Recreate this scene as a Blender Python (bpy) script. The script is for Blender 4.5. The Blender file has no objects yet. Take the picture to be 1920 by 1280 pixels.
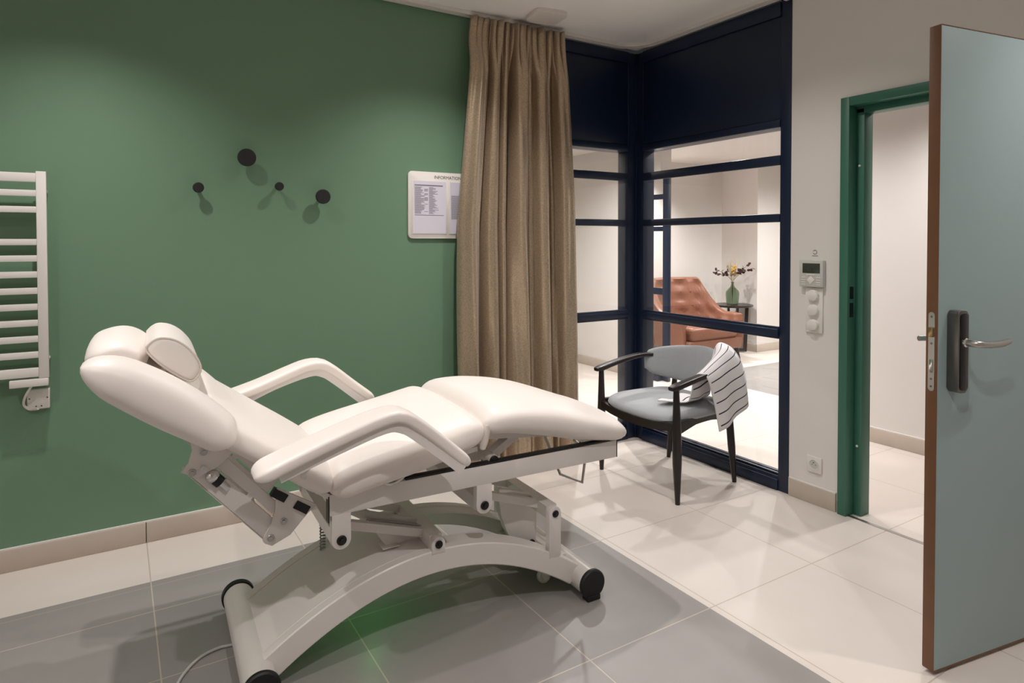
import bpy, bmesh, math, random
from mathutils import Vector, Matrix
random.seed(7)
R = math.radians
sc = bpy.context.scene
col = sc.collection

# ------------------------------------------------------------------ camera
CAM = Vector((-3.0505, -3.3069, 1.35))
cam = bpy.data.cameras.new('camera'); cob = bpy.data.objects.new('camera', cam); col.objects.link(cob)
yaw, pit, rol = R(31.7446), R(1.1859), R(-0.0602)
fwd = Vector((math.sin(yaw)*math.cos(pit), math.cos(yaw)*math.cos(pit), -math.sin(pit)))
rgt = Vector((math.cos(yaw), -math.sin(yaw), 0)); upv = rgt.cross(fwd)
r2 = rgt*math.cos(rol)+upv*math.sin(rol); u2 = -rgt*math.sin(rol)+upv*math.cos(rol)
M = Matrix.Identity(4)
for i in range(3):
    M[i][0] = r2[i]; M[i][1] = u2[i]; M[i][2] = -fwd[i]; M[i][3] = CAM[i]
cob.matrix_world = M
cam.sensor_width = 36; cam.lens = 36*1203.29/1920; cam.shift_y = -(640-478.63)/1920
cam.clip_start = .05
sc.camera = cob
# ------------------------------------------------------------------ world, view
w = bpy.data.worlds.new('world'); sc.world = w; w.use_nodes = True
w.node_tree.nodes['Background'].inputs[0].default_value = (1, .93, .88, 1)
w.node_tree.nodes['Background'].inputs[1].default_value = .03
vs = sc.view_settings; vs.view_transform = 'Standard'; vs.look = 'None'; vs.gamma = 1; vs.exposure = -0.45
vs.use_curve_mapping = False
try:
    sc.cycles.max_bounces = 10; sc.cycles.diffuse_bounces = 6; sc.cycles.transparent_max_bounces = 16
except Exception: pass

H = 2.663          # ceiling of the treatment room
HC = 2.32          # ceiling of the lounge and corridor
WARM = (1.0, .955, .93)
# recessed spotlights: x, y, z, watts, cone, where
SPOTS = [(-3.17, -.69, H, 118, 118, 'green wall, nearest the towel radiator'),
         (-1.60, -.70, H, 125, 118, 'green wall, nearest the curtain'),
         (-.90, -1.32, H, 78, 132, 'foot of the bed'),
         (-.42, -3.00, H, 75, 132, 'handle side of the open door'),
         (-2.35, -2.95, H, 135, 145, 'near end of the treatment room, added as fill light'),  # unseen fill lamp, added to lift bounce light and the ceiling
         (-3.95, -2.10, H, 115, 145, 'left side wall of the treatment room, added as fill light'),  # second added fill lamp out of view, brightens the room by bounce
         (.75, -1.60, HC, 95, 150, 'corridor outside the open door'),
         (.70, -.25, HC, 120, 160, 'corridor outside the glazed corner'),
         (.45, 1.15, HC, 250, 160, 'lounge behind the curtain side glazing'),
         (-.7, 1.4, HC, 180, 160, 'passage behind the green wall'),
         (2.35, .35, HC, 230, 160, 'lounge in front of the leather armchair'),
         (2.10, 2.00, HC, 300, 120, 'wall behind the leather armchair'),
         (3.6, .6, HC, 300, 160, 'far end of the lounge')]

# ------------------------------------------------------------------ helpers
def s2l(c):
    return tuple((x/12.92 if x <= .04045 else ((x+.055)/1.055)**2.4) for x in c)
def rgb(r, g, b): return s2l((r/255, g/255, b/255))
def mat(name, c, rough=.5, metal=0, noise=0, nscale=20, bump=0, bscale=80, spec=.5, coat=0, sheen=0, emit=None, trans=0, ior=1.45):
    m = bpy.data.materials.new(name); m.use_nodes = True
    nt = m.node_tree; b = nt.nodes['Principled BSDF']
    b.inputs['Base Color'].default_value = (*c, 1); b.inputs['Roughness'].default_value = rough
    b.inputs['Metallic'].default_value = metal; b.inputs['Specular IOR Level'].default_value = spec
    b.inputs['Coat Weight'].default_value = coat; b.inputs['Sheen Weight'].default_value = sheen
    b.inputs['Transmission Weight'].default_value = trans; b.inputs['IOR'].default_value = ior
    if emit:
        b.inputs['Emission Color'].default_value = (*emit[0], 1); b.inputs['Emission Strength'].default_value = emit[1]
    tc = nt.nodes.new('ShaderNodeTexCoord')
    if noise:
        n = nt.nodes.new('ShaderNodeTexNoise'); n.inputs['Scale'].default_value = nscale; n.inputs['Detail'].default_value = 4
        nt.links.new(tc.outputs['Object'], n.inputs['Vector'])
        mx = nt.nodes.new('ShaderNodeMix'); mx.data_type = 'RGBA'
        mx.inputs[6].default_value = (*[x*(1-noise) for x in c], 1); mx.inputs[7].default_value = (*[min(1, x*(1+noise)) for x in c], 1)
        nt.links.new(n.outputs['Fac'], mx.inputs[0]); nt.links.new(mx.outputs[2], b.inputs['Base Color'])
    if bump:
        n2 = nt.nodes.new('ShaderNodeTexNoise'); n2.inputs['Scale'].default_value = bscale; n2.inputs['Detail'].default_value = 3
        nt.links.new(tc.outputs['Object'], n2.inputs['Vector'])
        bp = nt.nodes.new('ShaderNodeBump'); bp.inputs['Strength'].default_value = bump; bp.inputs['Distance'].default_value = .004
        nt.links.new(n2.outputs['Fac'], bp.inputs['Height']); nt.links.new(bp.outputs[0], b.inputs['Normal'])
    return m
M_green = mat('green wall paint', rgb(106, 138, 111), .55, noise=.03, nscale=3, bump=.05, bscale=150)
M_white = mat('white wall paint', rgb(224, 219, 215), .6, noise=.015, nscale=3, bump=.05, bscale=150)
M_ceil = mat('ceiling paint', rgb(244, 240, 236), .8, noise=.01, nscale=3)
M_navy = mat('navy lacquered metal', rgb(20, 33, 57), .38, noise=.05, nscale=6)
M_navyp = mat('navy panel', rgb(11, 27, 52), .42, noise=.06, nscale=6)
M_base = mat('beige tile skirting', rgb(190, 177, 165), .4, noise=.06, nscale=9)
M_frame = mat('green door frame paint', rgb(58, 108, 90), .4, noise=.03)
M_leaf = mat('grey blue door laminate', rgb(154, 173, 175), .42, noise=.02, nscale=4)
M_wood = mat('door edge wood', rgb(114, 78, 52), .5, noise=.18, nscale=12)
M_vinyl = mat('white vinyl upholstery', rgb(236, 228, 222), .42, noise=.015, nscale=5, bump=.12, bscale=9)
M_vinyl2 = mat('off white vinyl side', rgb(218, 208, 200), .5, noise=.02, nscale=6)
M_steel = mat('white powder coated steel', rgb(222, 216, 212), .3, noise=.02, nscale=8)
M_rad = mat('white radiator enamel', rgb(222, 217, 212), .35, noise=.01)
M_plast = mat('white plastic', rgb(226, 220, 214), .4, noise=.01)
M_plast2 = mat('light grey plastic', rgb(196, 196, 190), .4, noise=.01)
M_black = mat('black rubber', rgb(20, 20, 21), .5, noise=.05)
M_hook = mat('matt black wood', rgb(30, 29, 31), .55, noise=.06)
M_chrome = mat('chrome', (.75, .74, .73), .12, 1, noise=.02)
M_brush = mat('brushed steel', (.52, .5, .48), .33, 1, noise=.05)
M_dsteel = mat('dark brushed steel', (.20, .19, .18), .3, 1, noise=.05)
M_gloss = mat('glossy black glass', rgb(14, 14, 15), .06, noise=.02)
M_brass = mat('brass latch', (.45, .33, .16), .3, 1, noise=.05)
M_dwood = mat('dark stained wood', rgb(36, 28, 26), .32, noise=.25, nscale=14)
M_uph = mat('grey blue upholstery', rgb(160, 163, 166), .8, noise=.05, nscale=60, bump=.25, bscale=350, sheen=.2)
M_leather = mat('tan leather', rgb(130, 86, 68), .36, noise=.14, nscale=7, bump=.3, bscale=60)
M_paper = mat('printed paper', rgb(214, 210, 222), .6, noise=.01)
M_ink = mat('grey ink', rgb(120, 116, 124), .8, noise=.05)
M_dink = mat('dark ink', rgb(70, 66, 60), .8, noise=.05)
M_cable = mat('grey cable', rgb(150, 148, 144), .5, noise=.03)
M_led = mat('green lamp lens', (.02, .6, .12), .4, emit=((.02, 1, .15), 6))
M_leaf2 = mat('dried burgundy leaves', rgb(62, 28, 30), .6, noise=.3, nscale=30)
M_yel = mat('dried yellow flowers', rgb(196, 156, 74), .8, noise=.25, nscale=60)
M_grass = mat('dried pale grass', rgb(190, 176, 150), .8, noise=.2, nscale=40)
M_stem = mat('dried stems', rgb(84, 66, 52), .8, noise=.2, nscale=40)
M_lcd = mat('thermostat display', rgb(62, 68, 62), .2, noise=.04)
M_lens = mat('spotlight lens', (1, .9, .8), .4, emit=((1, .88, .76), 4))

def mat_curtain():
    m = mat('champagne curtain cloth', rgb(154, 138, 116), .36, .45, bump=0)
    nt = m.node_tree; b = nt.nodes['Principled BSDF']; b.inputs['Sheen Weight'].default_value = .25; b.inputs['Metallic'].default_value = .72; b.inputs['Roughness'].default_value = .31
    tc = nt.nodes.new('ShaderNodeTexCoord')
    mp = nt.nodes.new('ShaderNodeMapping'); mp.inputs['Scale'].default_value = (1, 1, .55)
    n = nt.nodes.new('ShaderNodeTexNoise'); n.inputs['Scale'].default_value = 420; n.inputs['Detail'].default_value = 2
    nt.links.new(tc.outputs['Object'], mp.inputs[0]); nt.links.new(mp.outputs[0], n.inputs['Vector'])
    cr = nt.nodes.new('ShaderNodeValToRGB')
    cr.color_ramp.elements[0].position = .3; cr.color_ramp.elements[0].color = (*rgb(150, 130, 108), 1)
    cr.color_ramp.elements[1].position = .72; cr.color_ramp.elements[1].color = (*rgb(212, 192, 166), 1)
    nt.links.new(n.outputs['Fac'], cr.inputs[0]); nt.links.new(cr.outputs[0], b.inputs['Base Color'])
    bp = nt.nodes.new('ShaderNodeBump'); bp.inputs['Strength'].default_value = .2; bp.inputs['Distance'].default_value = .001
    nt.links.new(n.outputs['Fac'], bp.inputs['Height']); nt.links.new(bp.outputs[0], b.inputs['Normal'])
    return m
M_curt = mat_curtain()

def mat_glass(name, tint=(.97, .985, .98)):
    m = bpy.data.materials.new(name); m.use_nodes = True; nt = m.node_tree
    for n in list(nt.nodes): nt.nodes.remove(n)
    out = nt.nodes.new('ShaderNodeOutputMaterial'); t = nt.nodes.new('ShaderNodeBsdfTransparent'); t.inputs[0].default_value = (*tint, 1)
    g = nt.nodes.new('ShaderNodeBsdfGlossy'); g.inputs['Roughness'].default_value = .01
    f = nt.nodes.new('ShaderNodeLayerWeight'); pw = nt.nodes.new('ShaderNodeMath'); pw.operation = 'POWER'; pw.inputs[1].default_value = 5
    nt.links.new(f.outputs['Facing'], pw.inputs[0])
    fa = nt.nodes.new('ShaderNodeMath'); fa.operation = 'MULTIPLY_ADD'; fa.inputs[1].default_value = .96; fa.inputs[2].default_value = .035
    nt.links.new(pw.outputs[0], fa.inputs[0])
    mx = nt.nodes.new('ShaderNodeMixShader')
    nt.links.new(fa.outputs[0], mx.inputs[0]); nt.links.new(t.outputs[0], mx.inputs[1]); nt.links.new(g.outputs[0], mx.inputs[2])
    nt.links.new(mx.outputs[0], out.inputs[0]); return m
M_glass = mat_glass('window glass')
M_bottle = mat('green bottle glass', (.48, .57, .47), .04, trans=1, ior=1.3)

def mat_floor():
    m = bpy.data.materials.new('floor tiles'); m.use_nodes = True; nt = m.node_tree; b = nt.nodes['Principled BSDF']
    N = nt.nodes.new; L = nt.links.new
    tc = N('ShaderNodeTexCoord'); sp = N('ShaderNodeSeparateXYZ'); L(tc.outputs['Object'], sp.inputs[0])
    X, Y = sp.outputs[0], sp.outputs[1]
    def ma(op, a, b_=None, c=None):
        n = N('ShaderNodeMath'); n.operation = op
        for i, v in enumerate((a, b_, c)):
            if v is None: continue
            if isinstance(v, (int, float)): n.inputs[i].default_value = v
            else: L(v, n.inputs[i])
        return n.outputs[0]
    def AND(a, b_): return ma('MULTIPLY', a, b_)
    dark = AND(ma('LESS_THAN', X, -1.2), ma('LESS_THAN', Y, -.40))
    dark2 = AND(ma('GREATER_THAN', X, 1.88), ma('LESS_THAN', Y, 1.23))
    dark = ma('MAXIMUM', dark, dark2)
    gx = ma('LESS_THAN', ma('PINGPONG', ma('ADD', X, .578), .2958), .0022)
    gy = ma('LESS_THAN', ma('PINGPONG', ma('ADD', Y, 1.70), .3150), .0022)
    g3 = AND(AND(ma('LESS_THAN', ma('ABSOLUTE', ma('ADD', Y, .64)), .0022), ma('LESS_THAN', X, -2.36)), dark)
    # no cross joint inside the narrow border strip along the green wall
    strip = AND(ma('GREATER_THAN', Y, -.44), ma('LESS_THAN', X, -1.2))
    strip = AND(strip, ma('LESS_THAN', Y, 0))
    gy = AND(gy, ma('SUBTRACT', 1, strip))
    grout = ma('MAXIMUM', ma('MAXIMUM', gx, gy), g3)
    def noise(scale, detail=5):
        n = N('ShaderNodeTexNoise'); n.inputs['Scale'].default_value = scale; n.inputs['Detail'].default_value = detail
        L(tc.outputs['Object'], n.inputs['Vector']); return n.outputs['Fac']
    def mix(f, a, c):
        x = N('ShaderNodeMix'); x.data_type = 'RGBA'
        L(f, x.inputs[0])
        for i, v in ((6, a), (7, c)):
            if isinstance(v, tuple): x.inputs[i].default_value = (*v, 1)
            else: L(v, x.inputs[i])
        return x.outputs[2]
    nz = noise(2.2)
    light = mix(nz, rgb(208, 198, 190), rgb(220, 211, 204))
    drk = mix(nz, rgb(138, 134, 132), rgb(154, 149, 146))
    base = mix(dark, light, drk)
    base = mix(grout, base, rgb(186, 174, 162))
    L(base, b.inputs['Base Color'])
    b.inputs['Roughness'].default_value = .42
    rr = ma('MULTIPLY_ADD', noise(9), .15, .33); L(rr, b.inputs['Roughness'])
    bp = N('ShaderNodeBump'); bp.inputs['Strength'].default_value = .5; bp.inputs['Distance'].default_value = .001; bp.invert = True
    L(grout, bp.inputs['Height']); L(bp.outputs[0], b.inputs['Normal'])
    return m
M_floor = mat_floor()

def mat_towel():
    m = bpy.data.materials.new('striped towelling'); m.use_nodes = True; nt = m.node_tree; b = nt.nodes['Principled BSDF']
    N = nt.nodes.new; L = nt.links.new
    uv = N('ShaderNodeUVMap'); uv.uv_map = 'UVMap'; sp = N('ShaderNodeSeparateXYZ'); L(uv.outputs[0], sp.inputs[0])
    nz = N('ShaderNodeTexNoise'); nz.inputs['Scale'].default_value = 9; L(uv.outputs[0], nz.inputs['Vector'])
    a = N('ShaderNodeMath'); a.operation = 'MULTIPLY_ADD'; L(nz.outputs['Fac'], a.inputs[0]); a.inputs[1].default_value = .02; L(sp.outputs[1], a.inputs[2])
    p = N('ShaderNodeMath'); p.operation = 'PINGPONG'; L(a.outputs[0], p.inputs[0]); p.inputs[1].default_value = .5
    q = N('ShaderNodeMath'); q.operation = 'LESS_THAN'; L(p.outputs[0], q.inputs[0]); q.inputs[1].default_value = .055
    mx = N('ShaderNodeMix'); mx.data_type = 'RGBA'; mx.inputs[6].default_value = (*rgb(232, 228, 230), 1); mx.inputs[7].default_value = (*rgb(28, 34, 56), 1)
    # stripes stop short of the hems
    e = N('ShaderNodeMath'); e.operation = 'PINGPONG'; L(sp.outputs[0], e.inputs[0]); e.inputs[1].default_value = .5
    e2 = N('ShaderNodeMath'); e2.operation = 'GREATER_THAN'; L(e.outputs[0], e2.inputs[0]); e2.inputs[1].default_value = .04
    e3 = N('ShaderNodeMath'); e3.operation = 'MULTIPLY'; L(q.outputs[0], e3.inputs[0]); L(e2.outputs[0], e3.inputs[1])
    L(e3.outputs[0], mx.inputs[0]); L(mx.outputs[2], b.inputs['Base Color'])
    b.inputs['Roughness'].default_value = .9
    tc = N('ShaderNodeTexCoord'); n2 = N('ShaderNodeTexNoise'); n2.inputs['Scale'].default_value = 260; L(tc.outputs['Object'], n2.inputs['Vector'])
    bp = N('ShaderNodeBump'); bp.inputs['Strength'].default_value = .4; bp.inputs['Distance'].default_value = .003
    L(n2.outputs['Fac'], bp.inputs['Height']); L(bp.outputs[0], b.inputs['Normal'])
    return m
M_towel = mat_towel()

def new(): return bmesh.new()
def box(bm, x0, x1, y0, y1, z0, z1, bev=0, seg=2):
    if x0 > x1: x0, x1 = x1, x0
    if y0 > y1: y0, y1 = y1, y0
    if z0 > z1: z0, z1 = z1, z0
    v = [bm.verts.new(p) for p in ((x0,y0,z0),(x1,y0,z0),(x1,y1,z0),(x0,y1,z0),(x0,y0,z1),(x1,y0,z1),(x1,y1,z1),(x0,y1,z1))]
    f = [bm.faces.new([v[i] for i in q]) for q in ((0,3,2,1),(4,5,6,7),(0,1,5,4),(1,2,6,5),(2,3,7,6),(3,0,4,7))]
    if bev:
        es = list({e for q in f for e in q.edges})
        bmesh.ops.bevel(bm, geom=es, offset=bev, segments=seg, profile=.5, affect='EDGES')
    return bm
def rings(bm, rs, closed=False, caps=True):
    V = [[bm.verts.new(p) for p in r] for r in rs]; n = len(V[0])
    for a, b in zip(V, V[1:] + ([V[0]] if closed else [])):
        for i in range(n):
            j = (i+1) % n
            try: bm.faces.new((a[i], a[j], b[j], b[i]))
            except ValueError: pass
    if caps and not closed:
        bm.faces.new(V[0][::-1]); bm.faces.new(V[-1])
    return V
def catmull(pts, n=8):
    P = [Vector(p) for p in pts]; out = []
    for i in range(len(P)-1):
        a = P[i-1] if i else P[0]*2-P[1]; b = P[i]; c = P[i+1]; d = P[i+2] if i+2 < len(P) else P[-1]*2-P[-2]
        for k in range(n):
            t = k/n
            out.append(.5*((2*b)+(c-a)*t+(2*a-5*b+4*c-d)*t*t+(-a+3*b-3*c+d)*t**3))
    out.append(P[-1]); return out
def tube(bm, pts, r, n=12, smooth=0, ref=None, flat=1, square=False, se=2):
    P = [Vector(p) for p in pts]
    if smooth: P = catmull(P, smooth)
    m = len(P); rr = r if isinstance(r, (list, tuple)) else [r]*m
    if len(rr) != m:
        rr = [rr[min(len(rr)-1, int(i/(m-1)*(len(rr)-1)))] + (rr[min(len(rr)-1, int(i/(m-1)*(len(rr)-1))+1)]-rr[min(len(rr)-1, int(i/(m-1)*(len(rr)-1)))])*((i/(m-1)*(len(rr)-1)) % 1) for i in range(m)]
    T = [(P[min(i+1, m-1)]-P[max(i-1, 0)]).normalized() for i in range(m)]
    if ref is None: ref = Vector((0, 0, 1)) if abs(T[0].z) < .9 else Vector((1, 0, 0))
    nrm = (Vector(ref)-T[0]*Vector(ref).dot(T[0])).normalized(); rs = []
    for i in range(m):
        nrm = (nrm-T[i]*nrm.dot(T[i])).normalized(); bi = T[i].cross(nrm); ring = []
        if square:
            for sx, sy in ((1,1),(-1,1),(-1,-1),(1,-1)): ring.append(P[i]+nrm*rr[i]*sx+bi*rr[i]*flat*sy)
        else:
            for k in range(n):
                a = 2*math.pi*k/n; ca, sa = math.cos(a), math.sin(a); ca = math.copysign(abs(ca)**(2/se), ca); sa = math.copysign(abs(sa)**(2/se), sa); ring.append(P[i]+nrm*rr[i]*ca+bi*rr[i]*flat*sa)
        rs.append(ring)
    return rings(bm, rs)
def lathe(bm, prof, org=(0,0,0), axis=(0,0,1), n=24):
    a = Vector(axis).normalized(); t = Vector((1,0,0)) if abs(a.x) < .8 else Vector((0,1,0))
    u = (t-a*t.dot(a)).normalized(); v = a.cross(u); o = Vector(org)
    return rings(bm, [[o+a*z+(u*math.cos(2*math.pi*k/n)+v*math.sin(2*math.pi*k/n))*max(r, 1e-4) for k in range(n)] for r, z in prof])
def disc(bm, c, axis, r, t, bev=.002, n=24):
    return lathe(bm, [(r-bev, 0), (r, bev), (r, t-bev), (r-bev, t)], c, axis, n)
def prism(bm, outl, y0, y1, f=None, bev=0):
    f = f or (lambda a, b, t: (a, t, b))
    A = [bm.verts.new(f(a, b, y0)) for a, b in outl]; B = [bm.verts.new(f(a, b, y1)) for a, b in outl]
    fs = [bm.faces.new(A), bm.faces.new(B[::-1])]; n = len(A)
    for i in range(n): fs.append(bm.faces.new((A[i], B[i], B[(i+1) % n], A[(i+1) % n])))
    if bev:
        es = list(fs[0].edges)+list(fs[1].edges)
        bmesh.ops.bevel(bm, geom=es, offset=bev, segments=2, profile=.5, affect='EDGES')
def rrect(w, h, r, n=5, cx=0, cy=0):
    o = []
    for sx, sy, a0 in ((1,1,0),(-1,1,90),(-1,-1,180),(1,-1,270)):
        for k in range(n+1):
            a = R(a0+90*k/n); o.append((cx+sx*(w/2-r)+r*math.cos(a), cy+sy*(h/2-r)+r*math.sin(a)))
    return o
def obj(name, bm, m, parent=None, sharp=32, label=None, loc=None):
    bmesh.ops.recalc_face_normals(bm, faces=bm.faces[:])
    for f in bm.faces: f.smooth = True
    for e in bm.edges:
        e.smooth = not (len(e.link_faces) == 2 and e.calc_face_angle(0) > R(sharp))
    me = bpy.data.meshes.new(name); bm.to_mesh(me); bm.free(); me.materials.append(m)
    o = bpy.data.objects.new(name, me); col.objects.link(o)
    if parent: o.parent = parent
    if loc: o.location = loc
    if label: o['label'] = label
    return o
def tag(o, label, cat, group=None):
    o['label'] = label; o['category'] = cat
    if group: o['group'] = group
    return o
def thing(name, label, cat, loc=(0,0,0), rz=0, group=None):
    o = bpy.data.objects.new(name, None); o.empty_display_size = .1; col.objects.link(o)
    o.location = loc; o.rotation_euler = (0, 0, rz); return tag(o, label, cat, group)
def struct(name, bm, m, parent=None, sharp=32):
    o = obj(name, bm, m, parent, sharp)
    if parent is None: o['kind'] = 'structure'
    return o
def bx(*a, bev=0):
    b = new(); box(b, *a, bev=bev); return b
def copy_tree(o, parent=None):
    c = o.copy(); col.objects.link(c)
    if parent: c.parent = parent
    for ch in list(o.children): copy_tree(ch, c)
    return c

# ------------------------------------------------------------------ setting
b = new(); box(b, -4.6, 4.6, -4.6, 3.4, -.1, 0); struct('floor', b, M_floor)
b = new(); box(b, -4.6, .02, -4.6, .02, H, H+.1); struct('ceiling', b, M_ceil)
b = new(); box(b, .02, 4.6, -4.6, 3.4, HC, HC+.1); box(b, -4.6, .02, .12, 3.4, HC, HC+.1); struct('ceiling_lounge', b, M_white)
GW = -1.25   # green wall ends here, behind the curtain
struct('wall_left', bx(-4.6, GW, 0, .12, 0, H), M_green)
struct('wall_side', bx(-4.6, -4.5, -4.6, 0, 0, H), M_white)
struct('wall_back', bx(-4.5, 0, -4.6, -4.5, 0, H), M_white)
# white wall with the doorway
DY0, DY1, DH = -1.47, -2.555, 2.052
b = new(); box(b, 0, .12, DY0, -1.188, 0, H); box(b, 0, .12, -4.6, DY1, 0, H); box(b, 0, .12, DY1, DY0, DH, H)
struct('wall_right', b, M_white)
# lounge / corridor walls
struct('wall_corridor', bx(1.29, 1.42, -4.5, -.55, 0, HC), M_white)
struct('wall_lounge_partition', bx(1.36, 1.5, 1.52, 3.3, 0, HC), M_white)
b = new(); box(b, 1.36, 1.5, 1.14, 1.52, 1.995, HC); struct('wall_lounge_lintel', b, M_white)
b = new(); box(b, 1.5, 3.62, 2.32, 2.44, 0, HC); struct('wall_lounge_back', b, M_white)
b = new(); box(b, 3.62, 4.6, 1.78, 2.44, 0, HC); struct('wall_lounge_pier', b, M_white)
struct('wall_lounge_end', bx(4.5, 4.6, -4.5, 1.78, 0, HC), M_white)
struct('wall_lounge_front', bx(.12, 4.5, -4.6, -4.5, 0, HC), M_white)
struct('wall_passage', bx(-4.6, 1.36, 3.2, 3.4, 0, HC), M_white)
struct('wall_passage_end', bx(-4.6, -4.5, .12, 3.2, 0, HC), M_white)
# skirting
SB = .092
b = new()
for x0, x1 in ((-4.5, -3.8), (-3.798, -2.9475), (-2.9445, -2.0975), (-2.0945, GW)): box(b, x0, x1, -.012, 0, 0, SB, bev=.002)
struct('baseboard_left', b, M_base)
struct('trim_left', bx(-4.5, GW, -.009, 0, SB+.0005, SB+.006), M_white)
struct('baseboard_right', bx(-.012, 0, -1.455, -1.192, 0, SB, bev=.003), M_base)
struct('trim_right', bx(-.009, 0, -1.455, -1.192, SB+.0005, SB+.006), M_white)
struct('baseboard_corridor', bx(1.277, 1.29, -4.4, -.55, 0, .095, bev=.003), M_base)
struct('trim_corridor', bx(1.28, 1.29, -4.4, -.55, .0955, .102), M_white)
struct('baseboard_lounge_partition', bx(1.347, 1.36, 1.53, 3.2, 0, .095, bev=.003), M_base)
struct('baseboard_lounge_back', bx(1.5, 3.605, 2.307, 2.32, 0, .095, bev=.003), M_base)
b = new(); box(b, 3.607, 3.62, 1.77, 2.307, 0, .095, bev=.003); box(b, 3.607, 4.5, 1.767, 1.78, 0, .095, bev=.003)
struct('baseboard_lounge_pier', b, M_base)

# corner glazing: window_1 in the plane of the green wall, window_2 in the plane of the white wall
TZ = 1.965
BARS = ((.825, .892, .034), (1.456, 1.501, .028), (1.762, 1.816, .028))
def glazing(name, f, t0, t1, stile_far):
    """f maps (t along the wall, d outwards from the room, z) to world; t0 corner end, t1 far end"""
    def fb(b, a0, a1, d0, d1, z0, z1, bev=.003):
        p, q = f(a0, d0, z0), f(a1, d1, z1); box(b, p[0], q[0], p[1], q[1], p[2], q[2], bev=bev)
    b = new()
    fb(b, t0, t1, 0, .1, TZ, H-.03)                       # head box carrying the panel
    fb(b, t0, t1, 0, .1, 0, .078)                         # sill
    fb(b, t1, stile_far, -.004, .1, 0, H-.002)            # far stile
    fr = struct(name, b, M_navy)
    b = new(); fb(b, t0+.004 if t1 > t0 else t0-.004, t1, -.003, .0, TZ+.045, H-.11, bev=.001)
    obj('panel', b, M_navyp, fr)
    b = new()
    fb(b, t0, t1, -.012, .0, TZ+.0, TZ+.04); fb(b, t0, t1, -.012, 0, H-.105, H-.03)
    fb(b, t0, t1, -.010, .004, 0, .06); fb(b, t0, t1, .012, .03, .078, .09); fb(b, t0, t1, .05, .07, .078, .088)
    obj('moulding', b, M_navy, fr)
    for z0, z1, dd in BARS:
        b = new(); fb(b, t0, t1, -.008, .008, z0, z1, bev=.004)
        if z0 < 1: fb(b, t0, t1, -.016, .006, z0+.014, z1-.014, bev=.004)
        obj('bar', b, M_navy, fr)
    b = new(); fb(b, t0, t1, .012, .016, .079, TZ-.001, bev=0)
    obj('pane', b, M_glass, fr)
    return fr
glazing('window_1', lambda t, d, z: (-t, d, z), .078, 1.185, 1.25)
glazing('window_2', lambda t, d, z: (d, -t, z), .069, 1.124, 1.187)
b = new(); box(b, -.078, .1, -.0, .1, 0, H-.03, bev=.003); box(b, 0, .1, -.069, 0, 0, H-.03, bev=.003)
box(b, -.012, .0, -.012, 0, 0, H-.03, bev=.002)
box(b, -.070, -.064, -.006, 0, TZ, H-.1); box(b, -.006, 0, -.060, -.054, TZ, H-.1)
struct('trim_corner_post', b, M_navy)
# ceiling upstand behind the glazing heads (lounge side)
# distant navy glazed frame in the lounge
b = new(); box(b, 1.465, 1.5, 1.14, 1.215, 0, 1.995, bev=.003); box(b, 1.40, 1.5, 1.215, 1.52, 0, .085, bev=.003)
fr = struct('window_3', b, M_navy)
for z0, z1 in ((.835, .90), (1.455, 1.50), (1.765, 1.815)):
    obj('bar', bx(1.475, 1.495, 1.215, 1.52, z0, z1, bev=.003), M_navy, fr)
obj('pane', bx(1.483, 1.487, 1.216, 1.519, .09, 1.99), M_glass, fr)

# door frame
b = new()
JP = -.018
box(b, JP, .12, -1.467, -1.512, 0, 2.052, bev=.004)
box(b, .045, .12, -1.512, -1.552, 0, 2.0, bev=.004)
box(b, JP, .12, -2.505, -2.555, 0, 2.052, bev=.004); box(b, .045, .12, -2.465, -2.505, 0, 2.0, bev=.004)
box(b, JP, .12, -1.5115, -2.5055, 2.008, 2.052, bev=.004); box(b, .045, .12, -1.512, -2.505, 1.975, 2.010, bev=.004)
df = struct('door_1', b, M_frame)
b = new(); box(b, .000, .030, -1.5135, -1.511, 1.07, 1.13); box(b, .000, .030, -1.5135, -1.511, .98, 1.05); obj('strike_plate', b, M_black, df)
for z in (1.72, .345):
    b = new(); lathe(b, [(.006, 0), (.006, .003), (.003, .006)], (.045, -1.530, z), (-1, 0, 0), 12); obj('buffer', b, M_plast, df)
struct('trim_threshold', bx(-.002, .018, -1.51, -2.505, 0, .0025), M_brush)

# door leaf, standing open
ang = math.atan2(.1705, -.9853)
dl = thing('door_leaf', 'open grey blue flush door with wooden edge and steel lever handle', 'door', (0, -2.479, 0), ang)
LW = .917
b = new(); box(b, .012, LW, -.0345, 0, .016, 2.010, bev=.0012); leaf = obj('leaf', b, M_leaf, dl)
b = new(); box(b, LW, LW+.002, -.0355, .001, .0155, 2.0115, bev=.0005)
box(b, .012, LW, -.035, 0.0008, .012, .016); box(b, .012, LW, -.035, .0008, 2.010, 2.0125)
obj('edge_band', b, M_wood, dl, label='brown wooden lipping along the door edge')
b = new(); prism(b, rrect(.020, .245, .0099, 6, -.0172, 1.01), LW+.0015, LW+.0035, lambda a, c, t: (t, a, c)); fp = obj('lock_plate', b, M_brush, dl)
b = new(); box(b, LW+.003, LW+.010, -.024, -.010, 1.055, 1.085, bev=.002); obj('latch', b, M_brass, fp)
b = new(); box(b, LW+.003, LW+.0065, -.022, -.012, .945, .985, bev=.001); obj('bolt', b, M_chrome, fp)
for z in (1.118, .902, 1.035, .925):
    b = new(); disc(b, (LW+.003, -.0172, z), (1, 0, 0), .0035, .0012, .0003, 10); obj('screw', b, M_dsteel, fp)
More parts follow.
